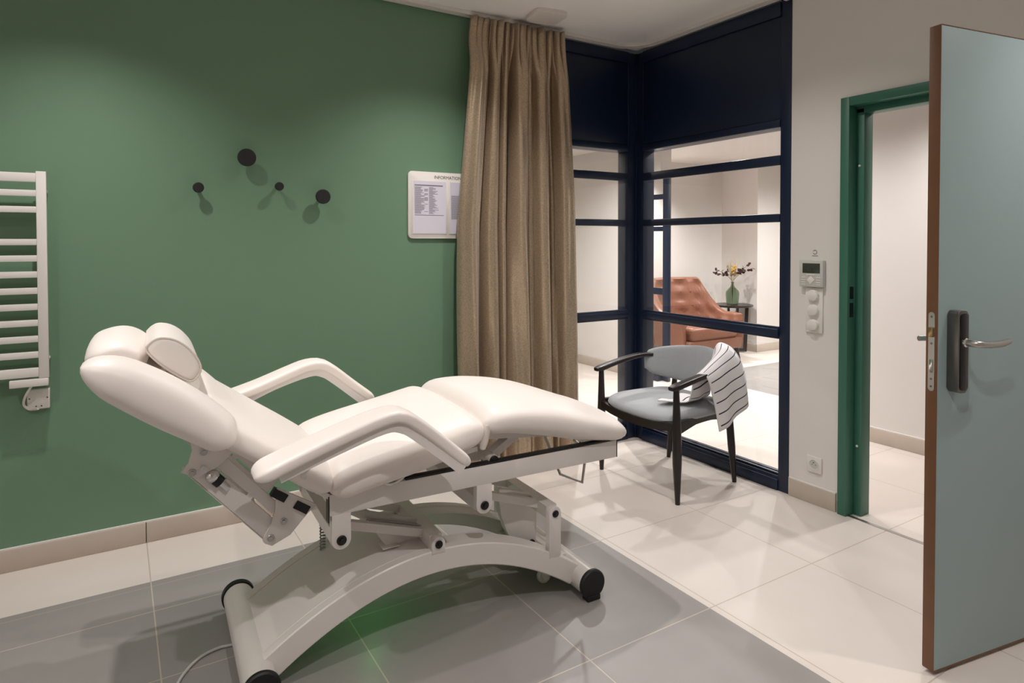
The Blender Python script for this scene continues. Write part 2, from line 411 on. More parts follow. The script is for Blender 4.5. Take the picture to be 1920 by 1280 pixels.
# escutcheon + lever
b = new(); prism(b, rrect(.046, .252, .012, 5, .852, 1.012), .0, .036, lambda a, c, t: (a, t, c), bev=.004); es = obj('escutcheon', b, M_dsteel, dl, label='dark steel keycard lock housing')
b = new(); prism(b, rrect(.034, .236, .010, 5, .852, 1.012), .0355, .0385, lambda a, c, t: (a, t, c), bev=.001); obj('reader_face', b, M_gloss, es)
b = new(); disc(b, (.852, .036, 1.042), (0, 1, 0), .014, .012, .003); obj('rosette', b, M_chrome, dl)
b = new(); tube(b, [(.852, .040, 1.042), (.852, .066, 1.042), (.840, .078, 1.041), (.80, .080, 1.038), (.74, .078, 1.038), (.70, .075, 1.042)], [.010, .0105, .011, .0105, .0105, .0085], 14, smooth=5)
obj('lever', b, M_brush, dl)
b = new(); tube(b, [(.868, -.035, 1.042), (.868, -.062, 1.042), (.90, -.072, 1.042)], [.009, .0095, .0085], 12, smooth=4); obj('far_lever', b, M_brush, dl)
for z in (.25, 1.75):
    b = new(); lathe(b, [(.007, 0), (.007, .09)], (.004, -.008, z), (0, 0, 1), 12); obj('hinge', b, M_brush, dl)

# ------------------------------------------------------------------ ceiling / wall fittings
b = new()
r = .19; pth = [(-4.4, -.034)]
for k in range(9):
    a = R(90-90*k/8); pth.append((-.034-r+r*math.cos(a), -.034-r+r*math.sin(a)))
pth.append((-.034, -1.185))
secs = []
for i, (x, y) in enumerate(pth):
    t = Vector((pth[min(i+1, len(pth)-1)][0]-pth[max(i-1, 0)][0], pth[min(i+1, len(pth)-1)][1]-pth[max(i-1, 0)][1], 0)).normalized()
    n = Vector((t.y, -t.x, 0)); p = Vector((x, y, 0))
    secs.append([p+n*o+Vector((0, 0, z)) for o, z in ((-.026, H-.001), (.026, H-.001), (.026, H-.022), (.008, H-.022), (.008, H-.014), (-.008, H-.014), (-.008, H-.022), (-.026, H-.022))])
rings(b, secs); ct = obj('curtain_track', b, M_plast); tag(ct, 'white curtain track on the ceiling bending round the navy corner', 'curtain rail')
b = new(); box(b, -.045, -.022, -1.195, -1.165, H-.045, H-.020, bev=.003); obj('end_stop', b, M_plast, ct)

b = new()
prism(b, rrect(.20, .20, .045, 5, 0, 0), -.022, 0, lambda a, c, t: (a, c, t), bev=.004)
vt = obj('ceiling_vent', b, M_plast, loc=(-.915, -.235, H)); vt.rotation_euler = (0, 0, R(-8)); tag(vt, 'small white square device with rounded corners on the ceiling beside the curtain', 'ceiling device')

# recessed spotlights
for i, (x, y, z, wt, cone, where) in enumerate(SPOTS):
    t = thing('recessed_spotlight', 'round recessed spotlight above the '+where, 'ceiling light', (x, y, z), 0, 'recessed ceiling spotlights')
    b = new(); lathe(b, [(.032, 0), (.045, 0), (.045, -.004), (.036, -.006), (.032, -.004)], (0, 0, 0), (0, 0, 1), 24); obj('trim_ring', b, M_plast, t)
    b = new(); disc(b, (0, 0, -.003), (0, 0, 1), .032, .003, .0005); obj('lens', b, M_lens, t)
    l = bpy.data.lights.new('lamp', 'SPOT'); l.energy = wt; l.color = WARM; l.spot_size = R(cone); l.spot_blend = 1.0; l.shadow_soft_size = .024
    lo = bpy.data.objects.new('lamp', l); col.objects.link(lo); lo.parent = t; lo.location = (0, 0, -.012)

# wall hooks
for x, z, rr, lab in ((-2.514, 1.752, .0415, 'large round black wall hook, topmost of the four'),
                      (-2.723, 1.601, .0235, 'small round black wall hook, nearest the radiator'),
                      (-2.367, 1.622, .0205, 'smallest round black wall hook, between the two large ones'),
                      (-2.156, 1.580, .0365, 'large round black wall hook, nearest the information board')):
    t = thing('wall_hook', lab, 'hook', (x, 0, z), 0, 'round black hooks on the green wall')
    b = new(); disc(b, (0, -.045, 0), (0, -1, 0), rr, .016, .003, 32); obj('knob', b, M_hook, t)
    b = new(); lathe(b, [(.010, 0), (.0085, .01), (.0085, .046)], (0, 0, 0), (0, -1, 0), 16); obj('stem', b, M_hook, t)

# information board
ib = thing('information_board', 'white rounded wall board headed INFORMATION, half hidden by the curtain', 'notice board', (-1.681, 0, 1.371))
b = new(); prism(b, rrect(.475, .371, .024, 5, .2375, .1855), -.014, -.001, bev=.003); obj('board', b, M_plast, ib)
def text(s, size, loc, parent, m, name='lettering', rot=(R(90), 0, 0), align='LEFT'):
    c = bpy.data.curves.new(name, 'FONT'); c.body = s; c.size = size; c.extrude = .0003; c.align_x = align
    o = bpy.data.objects.new(name, c); col.objects.link(o)
    me = bpy.data.meshes.new_from_object(o); bpy.data.objects.remove(o); o = bpy.data.objects.new(name, me); col.objects.link(o)
    me.materials.clear(); me.materials.append(m); o.parent = parent; o.location = loc; o.rotation_euler = rot; return o
tx = text('INFORMATION', .0250, (.155, -.0145, .3345), ib, M_dink)
for x0, x1 in ((.022, .231), (.246, .455)):
    b = new(); box(b, x0, x1, -.0165, -.0142, .024, .322, bev=.0006); pk = obj('paper_pocket', b, M_plast, ib)
    b = new(); box(b, x0+.006, x1-.004, -.0172, -.0166, .028, .318); pp = obj('paper', b, M_paper, pk)
    b = new()
    def ln(xa, xb, z, h=.0022): box(b, xa, xb, -.0178, -.0173, z, z+h)
    if x0 < .1:
        ln(x0+.014, x0+.185, .2915, .006)
        z = .283; k = 0
        while z > .135:
            ln(x0+.014, x0+.014+random.uniform(.035, .068), z); ln(x0+.100, x0+.100+random.uniform(.02, .06), z)
            if random.random() < .35: ln(x0+.072, x0+.094, z)
            z -= .0052
        ln(x0+.014, x0+.19, .128, .003)
    else:
        z = .24
        while z > .105: ln(x0+.014, x0+.19-random.uniform(0, .05), z, .0026); z -= .0062
    obj('printed_lines', b, M_ink, pp)

# towel radiator
rd = thing('towel_radiator', 'white flat-bar towel radiator on the green wall', 'radiator', (-3.55, 0, .80))
RX0, RX1 = -.25, .265
for x0 in (RX0, RX1-.034):
    b = new(); box(b, x0, x0+.034, -.095, -.07, .0, .838, bev=.002); obj('upright', b, M_rad, rd)
for z in (1.612, 1.549, 1.483, 1.352, 1.286, 1.221, 1.155, 1.09, 1.025, .96, .896, .825):
    hh = .018 if z in (1.612, .825) else .0125
    b = new(); box(b, RX0+.034, RX1-.034, -.0945, -.0705, z-.80-hh, z-.80+hh, bev=.0015); obj('bar', b, M_rad, rd)
for x in (RX0+.017, RX1-.008):
    for z in (.76, .07):
        b = new(); tube(b, [(x, -.001, z), (x, -.07, z)], .008, 10); obj('bracket', b, M_rad, rd)
b = new(); box(b, RX1-.13, RX1-.002, -.097, -.066, -.032, -.001, bev=.003); hb = obj('heating_element_box', b, M_rad, rd)
b = new(); tube(b, [(.205, -.082, -.032), (.185, -.07, -.07), (.175, -.04, -.11), (.19, -.025, -.135), (.212, -.02, -.140), (.222, -.034, -.136)], .0045, 10, smooth=6); obj('cable', b, M_plast, rd)
jb = thing('junction_box', 'small square white junction box under the towel radiator', 'electrical box', (-3.327, 0, .662))
b = new(); box(b, -.038, .038, -.030, 0, 0, .080, bev=.003); jbx = obj('housing', b, M_rad, jb)
for x, z in ((-.03, .045), (.03, .045), (-.008, .012), (.010, .012)):
    b = new(); disc(b, (x, -.0295, z), (0, -1, 0), .0028, .001, .0003, 8); obj('screw', b, M_black, jbx)

# thermostat, dimmers, socket, wall emblem
th = thing('thermostat', 'white and grey room thermostat with dark display on the white wall', 'thermostat', (0, -1.322, 1.119))
b = new(); box(b, -.026, 0, -.066, .066, 0, .137, bev=.004); tb = obj('housing', b, M_plast2, th)
b = new(); box(b, -.0275, -.0255, -.050, .046, .071, .121, bev=.0006); obj('display', b, M_lcd, tb)
text('22.5', .024, (-.0278, .020, .082), tb, M_dink, 'digits', (R(90), 0, R(-90)))
b = new(); prism(b, [(0, .014), (.021, .036), (0, .058), (-.021, .036)], -.029, -.0255, lambda a, c, t: (t, a, c), bev=.0015)
box(b, -.028, -.0255, -.024, .024, .059, .064, bev=.001)
for k in range(4):
    for s in (-1, 1): box(b, -.0275, -.0255, s*.030, s*.053, .010+k*.012, .014+k*.012, bev=.0008)
obj('buttons', b, M_plast, tb)
dm = thing('dimmer_plate', 'white plate with three round dimmer knobs below the thermostat', 'light switch', (0, -1.330, .884))
b = new(); box(b, -.010, 0, -.047, .047, 0, .232, bev=.003); obj('plate', b, M_plast, dm)
for z in (.040, .116, .192):
    b = new(); lathe(b, [(.030, .009), (.029, .020), (.0275, .0265), (.025, .028)], (0, 0, z), (-1, 0, 0), 28); obj('knob', b, M_plast, dm)
so = thing('wall_socket', 'white square power socket low on the white wall by the door frame', 'power socket', (0, -1.338, .165))
b = new(); box(b, -.010, 0, -.041, .041, 0, .082, bev=.003); pl = obj('plate', b, M_plast, so)
b = new(); lathe(b, [(.027, 0), (.027, .003), (.0235, .003), (.022, -.0005)], (-.010, 0, .041), (-1, 0, 0), 28); obj('rim', b, M_plast, pl)
b = new(); lathe(b, [(.0215, 0), (.0215, .0012)], (-.010, 0, .041), (-1, 0, 0), 28); wl = obj('well', b, M_plast2, pl)
b = new()
for y, z in ((-.0095, .041), (.0095, .041)): disc(b, (-.0112, y, z), (-1, 0, 0), .0026, .0008, .0002, 10)
tube(b, [(-.011, 0, .052), (-.017, 0, .052)], .0024, 8)
obj('contacts', b, M_dsteel, wl)
em = thing('wall_emblem', 'tiny dark ring symbol printed on the white wall above the thermostat', 'symbol', (0, -1.328, 1.297))
b = new(); tube(b, [(-.0004, .0105*math.cos(R(a_)), .0105*math.sin(R(a_))) for a_ in range(20, 341, 16)], .0012, 6)
box(b, -.0006, 0, -.016, .016, -.020, -.018)
obj('ring', b, M_dink, em)

# ------------------------------------------------------------------ curtain
def build_curtain():
    bm = new(); NA, NZ = 420, 60; V = []
    zs = [2.632-(2.632-.022)*(k/NZ) for k in range(NZ+1)]
    # main folds: (centre as a fraction of the width, half width, depth, drift towards the floor)
    folds = [(.085, .105, 1.0, 0), (.255, .062, .72, .02), (.355, .040, .60, .02), (.505, .085, 1.0, -.03), (.600, .040, .50, .02), (.700, .070, .95, -.01), (.800, .035, .5, .03), (.915, .085, 1.0, .0)]
    def ss_(x): x = max(0, min(1, x)); return x*x*(3-2*x)
    for z in zs:
        row = []
        t = (2.632-z)/2.6
        xl = -1.318-.098*min(1, t*2.2)**.8-.018*t; xr = -.672+.035*min(1, t*2.5)+.045*t
        top = ss_((z-2.30)/.25)
        for i in range(NA+1):
            a = i/NA; s = 0
            for c, h, d, dr in folds:
                q = (a-(c+dr*t))/(h*(1+.12*math.sin(5*t+c*20)))
                if abs(q) < 1: s = max(s, d*(1-q*q)**.55)
            y = -.040-.150*s*(.75+.30*t)*(1-.66*top)
            y -= .010*math.sin(a*70+3*math.sin(3*t+a*4))*(1-top)*(.5+.5*math.sin(a*17))
            pl = abs(math.sin(a*math.pi*15+.6*math.sin(a*9)))
            y -= top*.045*(pl**.4)*(1 if a > .19 else .3)
            x = xl+(xr-xl)*a+.012*math.sin(a*math.pi*15)*top*math.sin(a*math.pi)+.010*math.sin(a*28)*t
            zz = z+(0 if z < 2.62 else .007*math.sin(a*47))
            row.append(bm.verts.new((x, y, zz)))
        V.append(row)
    for r0, r1 in zip(V, V[1:]):
        for i in range(NA): bm.faces.new((r0[i], r0[i+1], r1[i+1], r1[i]))
    o = obj('curtain', bm, M_curt, sharp=80)
    m = o.modifiers.new('thick', 'SOLIDIFY'); m.thickness = .002; m.offset = 0
    return tag(o, 'floor-length champagne coloured shimmering curtain with pinch pleats', 'curtain')
build_curtain()

# ------------------------------------------------------------------ treatment bed (local u along the bed, v towards the green wall)
bed = thing('treatment_bed', 'white reclining treatment bed on an arched base', 'treatment bed', (-2.107, -1.115, 0), R(-2.4))
def superring(c, nrm, w, h, n=2.6, N=36, hb=None):
    """ring in the plane of nrm (in u-z) and v; w half width, h half thickness above, hb below"""
    out = []
    for k in range(N):
        a = 2*math.pi*k/N; ca, sa = math.cos(a), math.sin(a)
        x = math.copysign(abs(ca)**(2/n), ca)*w; y = math.copysign(abs(sa)**(2/n), sa)
        y *= h if y > 0 else (hb if hb is not None else h)
        out.append(Vector((c[0]+nrm[0]*y, x+(c[2] if len(c) > 2 else 0), c[1]+nrm[1]*y)))
    return out
def cushion(bm, path, W, T, n=2.6, vc=0, M_=26, e0=.05, e1=.05, wf=None, tf=None, dish=0):
    P = [Vector((a, b)) for a, b in path]
    Q = [p.to_2d() for p in catmull([(p.x, p.y, 0) for p in P], 10)]
    L = [0]
    for a, b_ in zip(Q, Q[1:]): L.append(L[-1]+(b_-a).length)
    tot = L[-1]; rs = []
    st = []
    for k in range(7): st.append(e0*(1-math.cos(math.pi/2*k/6)) if False else e0*(k/6)**1.6)
    for k in range(1, M_): st.append(e0+(tot-e0-e1)*k/M_)
    for k in range(7): st.append(tot-e1*((6-k)/6)**1.6)
    for s in st:
        i = max(j for j in range(len(L)) if L[j] <= s+1e-9); i = min(i, len(Q)-2)
        f = (s-L[i])/max(1e-9, L[i+1]-L[i]); p = Q[i].lerp(Q[i+1], f)
        t = (Q[min(i+2, len(Q)-1)]-Q[max(i-1, 0)]).normalized(); nr = (-t.y, t.x)
        k = 1
        if s < e0: k = math.sqrt(max(0, 1-(1-s/e0)**2))
        elif s > tot-e1: k = math.sqrt(max(0, 1-(1-(tot-s)/e1)**2))
        q = s/tot
        w_ = (W*(wf(q) if wf else 1)); t_ = T*(tf(q) if tf else 1)
        kk = max(k, .04)
        c = (p.x, p.y, vc)
        ring = superring(c, nr, max(.01, w_-(1-kk)*min(.05, w_*.6)), t_*kk, n)
        if dish:
            for v in ring:
                d = dish*(1-min(1, abs(v.y-vc)/w_)**2)*kk
                top = ((v.x-c[0])*nr[0]+(v.z-c[1])*nr[1]) > 0
                if top: v.x += nr[0]*d; v.z += nr[1]*d
        rs.append(ring)
    rings(bm, rs)
# seat
b = new(); cushion(b, [(-.390, .598), (-.30, .628), (-.10, .664), (.05, .698), (.135, .718)], .325, .078, 2.7, e0=.055, e1=.06, tf=lambda q: .95+.15*math.sin(q*math.pi), dish=-.006)
seat = obj('seat_cushion', b, M_vinyl, bed, 60)
# leg rest
b = new(); cushion(b, [(.120, .728), (.25, .728), (.42, .698), (.60, .645), (.775, .600)], .325, .070, 2.5, e0=.06, e1=.07, wf=lambda q: 1.0-.10*max(0, q-.55)/.45, tf=lambda q: .92+.22*math.sin(min(1, q*1.15)*math.pi)-.25*max(0, q-.75))
legr = obj('leg_cushion', b, M_vinyl, bed, 60)
# back, lower lumbar part and upper part
b = new(); cushion(b, [(-.375, .600), (-.48, .680), (-.60, .765), (-.76, .880)], .315, .062, 2.6, e0=.06, e1=.03, dish=-.008)
back = obj('back_cushion', b, M_vinyl, bed, 60)
b = new(); cushion(b, [(-.655, .792), (-.76, .872), (-.88, .955), (-1.005, 1.030)], .20, .055, 2.8, vc=.06, e0=.03, e1=.05)
obj('upper_back_cushion', b, M_vinyl, bed, 60)
for s in (-1, 1):
    b = new(); cushion(b, [(-.655, .790), (-.74, .860), (-.86, .946), (-.95, 1.004), (-1.010, 1.036)], .085, .060, 2.2, vc=s*.262, e0=.05, e1=.10, tf=lambda q: .80+.30*math.sin(min(1, q*1.0)*math.pi))
    obj('side_wing', b, M_vinyl, bed, 60)
# head bolster
b = new(); cushion(b, [(-.868, 1.000), (-.93, 1.042), (-1.015, 1.020)], .215, .046, 2.5, vc=.055, e0=.03, e1=.045)
obj('head_cushion', b, M_vinyl, bed, 60)
# half-round neck pillow
D = [(-.868, 1.062), (-.852, 1.078), (-.832, 1.086), (-.800, 1.080), (-.772, 1.062), (-.752, 1.040), (-.738, 1.018), (-.730, .992), (-.737, .970), (-.757, .956), (-.79, .975), (-.83, 1.008), (-.862, 1.045)]
b = new(); cx = sum(p[0] for p in D)/len(D); cz = sum(p[1] for p in D)/len(D)
rs = []
for v, k in ((-.205, .0), (-.207, .75), (-.206, .90), (-.200, .97), (-.190, 1.0), (.18, 1.0), (.192, .97), (.198, .88), (.20, .7), (.20, 0)):
    rs.append([Vector((cx+(x-cx)*max(k, .02), v, cz+(z-cz)*max(k, .02))) for x, z in [tuple(p)[:2] for p in catmull([(a, c, 0) for a, c in D+[D[0]]], 4)[:-1]]])
rings(b, rs); pil = obj('neck_pillow', b, M_vinyl, bed, 60)
b = new()
tube(b, [(cx+(x-cx)*.985, -.205, cz+(z-cz)*.985) for x, z in D+[D[0]]], .0028, 8, smooth=4); obj('piping', b, M_vinyl2, pil)
# arm rests
for s in (-1, 1):
    vc = s*.405
    b = new(); cushion(b, [(-.622, .725), (-.50, .768), (-.36, .813), (-.265, .838), (-.215, .838), (-.17, .812), (-.09, .745), (.010, .655)] if s < 0 else
                       [(-.625, .758), (-.50, .795), (-.38, .838), (-.315, .858), (-.26, .858), (-.215, .832), (-.14, .768), (-.045, .690)],
                       .060, .020, 3.8, vc=vc, e0=.045, e1=.04, wf=lambda q: 1.10-.36*q)
    arm = obj('armrest', b, M_vinyl, bed, 60)
    dz = 0 if s < 0 else .022; du = 0 if s < 0 else -.045
    b = new(); tube(b, [(-.56+du*.2, vc, .722+dz), (-.40+du, vc, .775+dz), (-.27+du, vc, .812+dz), (-.215+du, vc, .806+dz), (-.16+du, vc, .768+dz), (-.02+du, vc, .648+dz)], .016, 8, smooth=4, flat=2.5, square=True)
    obj('arm_rail', b, M_steel, arm)
    b = new(); tube(b, [(-.47, vc, .735), (-.47, s*.31, .67), (-.42, s*.27, .60)] if s < 0 else [(-.59, vc, .755), (-.58, .32, .70), (-.50, .27, .64)], .010, 10, smooth=4); obj('arm_mount', b, M_steel, arm)
# seat frame
FZ0, FZ1 = .512, .578
for s in (-1, 1):
    v0, v1 = (s*.262, s*.232)
    b = new(); box(b, -.385, .722, v0, v1, FZ0, FZ1, bev=.002); fr = obj('frame_rail', b, M_steel, bed)
    b = new(); box(b, -.14, .722, v0+s*-.001, v1, FZ1, FZ1+.007, bev=.001); box(b, .7225, .7255, v0, v1, FZ0, FZ1+.006); box(b, -.3885, -.3855, v0, v1, FZ0-.02, FZ1-.005)
    obj('rubber_strip', b, M_black, fr)
for u in (-.36, .705):
    b = new(); box(b, u-.015, u+.015, -.232, .232, FZ0+.01, FZ1-.008, bev=.002); obj('cross_member', b, M_steel, bed)
# cushion carrier boards and struts under the cushions
b = new()
prism(b, [(-.36, .578), (.11, .640), (.11, .655), (-.36, .593)], -.28, .28); obj('seat_board', b, M_steel, bed)
b = new(); prism(b, [(.16, .668), (.70, .560+.045), (.70, .56+.03), (.16, .650)], -.2, .2); obj('leg_board', b, M_steel, bed)
b = new(); lathe(b, [(.001, -.045), (.010, -.040), (.014, -.02), (.014, .02), (.010, .040), (.001, .045)], (.128, -.300, .690), (.25, 0, 1), 14); obj('fabric_flap', b, M_vinyl2, bed)
b = new(); prism(b, [(-.36, .545), (-.72, .800), (-.712, .812), (-.352, .557)], -.26, .26); obj('back_board', b, M_steel, bed)
b = new(); tube(b, [(.195, -.205, .590), (.37, -.12, .640)], .016, square=True); obj('leg_strut', b, M_steel, bed)
b = new(); tube(b, [(.19, -.245, .584), (.19, .245, .584)], .020, 16); cr = obj('pivot_tube', b, M_steel, bed)
b = new(); disc(b, (.19, -.245, .584), (0, -1, 0), .0175, .008, .002); obj('end_cap', b, M_black, cr)
b = new(); prism(b, [(.04, .60), (.16, .60), (.215, .575), (.17, .560), (.08, .575)], -.16, -.13); obj('bracket', b, M_steel, bed)
b = new(); tube(b, [(.485, .1, .64), (.62, .1, .545)], .006, 8); obj('gas_spring', b, M_dsteel, bed)
b = new(); box(b, .675, .705, -.05, -.01, .57, .60, bev=.002); obj('foot_stop', b, M_black, bed)
# wire paper-roll bracket below the foot end
b = new(); tube(b, [(.62, .10, .515), (.60, -.05, .40), (.71, -.05, .345), (.73, -.05, .47), (.70, .0, .515)], .0065, 10, smooth=0); obj('roll_holder', b, M_brush, bed)
# lever and clip on the near rail
b = new(); tube(b, [(-.215, -.268, .585), (-.19, -.274, .580), (-.155, -.272, .592), (-.15, -.268, .60)], .004, 8, smooth=3); obj('release_lever', b, M_chrome, bed)
# lifting linkage
def lug(u, z, z_top, w=.031, name='lug', v0=-.262, v1=-.236, rr=None):
    b = new(); rr = w; o = [(u-w, z_top), (u-w, z)]
    o += [(u-rr*math.cos(R(a)), z-rr*math.sin(R(a))) for a in range(0, 181, 15)]
    o += [(u+w, z_top)]
    prism(b, o, v0, v1, bev=.002); return obj(name, b, M_steel, bed)
for s in (-1, 1):
    va, vb = (s*.262, s*.236)
    for u, z, zt in ((-.349, .432, FZ0+.001), (.145, .440, FZ0+.001)):
        lg = lug(u, z, zt, .030, 'frame_lug', min(va, vb), max(va, vb))
        b = new(); disc(b, (u, va, z), (0, s, 0), .0155, .006, .002); disc(b, (u, va, z), (0, s, 0), .008, .012, .001, 6); obj('bolt', b, M_black, lg)
# base lugs (rounded top) and uprights
def upright(u, zt, zb, w, s):
    b = new(); o = [(u-w, zb), (u-w, zt)] + [(u-w*math.cos(R(a)), zt+w*math.sin(R(a))) for a in range(0, 181, 15)] + [(u+w, zb)]
    seen = []
    for p in o:
        if not seen or (abs(p[0]-seen[-1][0])+abs(p[1]-seen[-1][1])) > 1e-5: seen.append(p)
    va, vb = sorted((s*.224, s*.196)); prism(b, seen, va, vb, bev=.002)
    q = obj('upright', b, M_steel, bed)
    b = new(); disc(b, (u, s*.224, zt), (0, s, 0), .0135, .006, .002); disc(b, (u, s*.224, zt), (0, s, 0), .007, .011, .001, 6); obj('bolt', b, M_black, q)
for s in (-1, 1):
    upright(-.010, .324, .292, .024, s); upright(.462, .330, .165, .026, s)
for u, z, vv in ((-.349, .432, .236), (-.010, .324, .196), (.145, .440, .236), (.462, .330, .196)):
    b = new(); tube(b, [(u, -vv, z), (u, vv, z)], .023, square=True, ref=(1, 0, 0)); obj('torsion_bar', b, M_steel, bed)
for v in (-.12, .12):
    for (a, c) in (((-.349, .432), (-.010, .324)), ((.145, .440), (.462, .330))):
        b = new(); tube(b, [(a[0], v, a[1]), (c[0], v, c[1])], .014, square=True); obj('link_bar', b, M_steel, bed)
# gusset plates (curved edge)
b = new(); o = [(.30, .405), (.475, .345), (.468, .160), (.425, .155)] + [(.425-.125*math.sin(R(a)), .155+.250*(1-math.cos(R(a)))) for a in (20, 35, 50, 65, 80)]
prism(b, o, -.075, -.045, bev=.003); g1 = obj('gusset', b, M_steel, bed)
b = new(); disc(b, (.447, -.075, .165), (0, -1, 0), .012, .010, .002); obj('bolt', b, M_black, g1)
b = new(); o = [(-.215, .392), (-.02, .325), (-.005, .30), (-.012, .262), (-.045, .240), (-.10, .228), (-.125, .262), (-.165, .315)]
prism(b, o, -.09, -.02, bev=.006); obj('actuator_cover', b, M_steel, bed)
b = new(); tube(b, [(-.30, -.05, .46), (-.2, -.05, .395), (-.03, -.05, .335)], .019, 16); obj('actuator', b, M_plast2, bed)
b = new(); tube(b, [(-.22, -.10, .405), (-.10, -.105, .372), (-.015, -.105, .335), (.005, -.10, .29), (-.03, -.10, .245), (-.07, -.098, .235)], .0045, 8, smooth=6); obj('hose', b, M_cable, bed)
b = new(); box(b, -.17, -.11, -.115, -.06, .296, .2985, bev=.001); obj('light_patch', b, M_plast, bed)  # pale plate stands in for a patch of light on the base cover
# arched base
def zo(u): return .304-.60*u*u
N = 40
def arch(v0, v1, dz0, th, ua=-.575, ub=.575):
    rs = []
    for k in range(N+1):
        u = ua+(ub-ua)*k/N; z = zo(u)+dz0; sl = -1.2*u; nl = math.sqrt(1+sl*sl); nx, nz = sl/nl, -1/nl
        c = .004
        rs.append([Vector(p) for p in ((u, v0+c, z), (u, v1-c, z), (u-nx*-c, v1, z-c), (u+nx*(th-c), v1, z+nz*(th-c)), (u+nx*th, v1-c, z+nz*th), (u+nx*th, v0+c, z+nz*th), (u+nx*(th-c), v0, z+nz*(th-c)), (u, v0, z-c))])
    return rs
b = new(); rings(b, arch(-.222, -.182, 0, .078)); obj('base_arch', b, M_steel, bed, 40)
b = new(); rings(b, arch(.150, .190, 0, .078)); obj('base_arch', b, M_steel, bed, 40)
b = new(); rings(b, arch(-.1815, .1495, -.004, .010, -.575, -.03)); rings(b, arch(-.1815, -.12, -.004, .010, -.03, .575)); rings(b, arch(.09, .1495, -.004, .010, -.03, .575))
rings(b, arch(-.12, .09, -.004, .010, .47, .575))
obj('base_cover', b, M_steel, bed, 40)
for u in (-.588, .588):
    b = new(); lathe(b, [(.047, -.285), (.050, -.283), (.050, .283), (.047, .285)], (u, 0, .060), (0, 1, 0), 40); ft = obj('base_foot', b, M_steel, bed)
    for s in (-1, 1):
        b = new(); lathe(b, [(.0505, -.004), (.0545, -.003), (.0545, .008), (.050, .013), (.02, .0145)] if s < 0 else [(.0505, -.012), (.0555, -.010), (.0560, .010), (.050, .016), (.02, .018)], (u, s*.283, .060), (0, s, 0), 40)
        y0, y1 = sorted((s*.262, s*.300)); box(b, u-.030, u+.030, y0, y1, .0, .020, bev=.004)
        obj('end_cap', b, M_black, ft)
for u, v in ((.49, .10), (.49, -.10)):
    b = new(); lathe(b, [(.012, -.010), (.026, -.010), (.030, -.006), (.030, .006), (.026, .010), (.012, .010)], (u, v, .0335), (0, 1, 0), 24); wh = obj('castor', b, M_plast2, bed)
    b = new(); prism(b, [(u-.012, .02), (u+.012, .02), (u+.03, .12), (u-.03, .12)], v-.018, v-.012); prism(b, [(u-.012, .02), (u+.012, .02), (u+.03, .12), (u-.03, .12)], v+.012, v+.018); obj('fork', b, M_steel, wh)
b = new(); box(b, .42, .56, -.15, .15, .105, .125, bev=.003); obj('castor_plate', b, M_steel, bed)
b = new(); lathe(b, [(.008, -.008), (.018, -.008), (.018, .008), (.008, .008), (.008, -.008)], (.02, -.02, .245), (0, 1, 0), 20); obj('pulley', b, M_plast2, bed)
# green indicator lamp under the cover
b = new(); lathe(b, [(.012, 0), (.012, -.012), (.008, -.018)], (-.17, .0, .200), (0, 0, 1), 16)
tube(b, [(-.17, 0, .199), (-.17, 0, .275)], .006, 8); led = obj('indicator_lamp', b, M_led, bed)
l = bpy.data.lights.new('lamp', 'POINT'); l.energy = .13; l.color = (.02, 1, .12); l.shadow_soft_size = .015
lo = bpy.data.objects.new('lamp', l); col.objects.link(lo); lo.parent = bed; lo.location = (-.17, 0, .15)
# backrest mechanism
for s, vv in ((-1, -.20), (1, .20)):
    v0, v1 = vv-.006, vv+.006
    b = new(); o = [(-.528, .612), (-.412, .538), (-.440, .520), (-.492, .462), (-.545, .440), (-.566, .452), (-.566, .474), (-.546, .505), (-.534, .545), (-.533, .600)]
    prism(b, o, v0-.010, v1-.010, bev=.0015); yk = obj('yoke_plate', b, M_steel, bed)
    for (u, z) in ((-.511, .508), (-.549, .466)):
        b = new(); disc(b, (u, v0-.010, z), (0, -1, 0), .0105, .004, .001); disc(b, (u, v0-.012, z), (0, -1, 0), .0065, .006, .001, 6); obj('bolt', b, M_brush, yk)
    b = new(); o = [(-.765, .800), (-.755, .760), (-.765, .725), (-.785, .705), (-.745, .682), (-.690, .706), (-.662, .728), (-.640, .765), (-.650, .800)]
    prism(b, o, v0-.012, v1-.012, bev=.0015); up = obj('hinge_plate', b, M_steel, bed)
    for (u, z) in ((-.727, .755), (-.757, .700)):
        b = new(); disc(b, (u, v0-.012, z), (0, -1, 0), .0105, .004, .001); disc(b, (u, v0-.014, z), (0, -1, 0), .0065, .006, .001, 6); obj('bolt', b, M_brush, up)
    # slotted channel arm
    d = Vector((-.777+.558, .707-.454)).normalized(); n_ = Vector((d.y, -d.x)) if Vector((d.y, -d.x)).x > 0 else Vector((-d.y, d.x))
    p0 = Vector((-.560, .452)); Ln = .335
    def q(a, c): r_ = p0+d*a+n_*c; return (r_.x, r_.y)
    b = new(); prism(b, [q(-.002, 0), q(Ln, 0), q(Ln, .040), q(Ln-.10, .040), q(Ln-.105, .058), q(.03, .058)], v0, v1, bev=.001)
    prism(b, [q(.05, .066), q(Ln-.045, .066), q(Ln-.06, .098), q(.06, .098)], v0, v1, bev=.001)
    prism(b, [q(.13, .058), q(.15, .058), q(.15, .066), q(.13, .066)], v0, v1)
    prism(b, [q(-.002, -.001), q(Ln, -.001), q(Ln, .003), q(-.002, .003)], v0, v0+.035)
    obj('recliner_arm', b, M_steel, bed)
b = new(); lathe(b, [(.0001, -.020), (.010, -.0175), (.017, -.0105), (.020, 0), (.017, .0105), (.010, .0175), (.0001, .020)], (-.704, -.212, .679), (0, 1, 0), 24); bl = obj('ball_joint', b, M_chrome, bed)
d3 = Vector((.56, 0, -.62)).normalized()
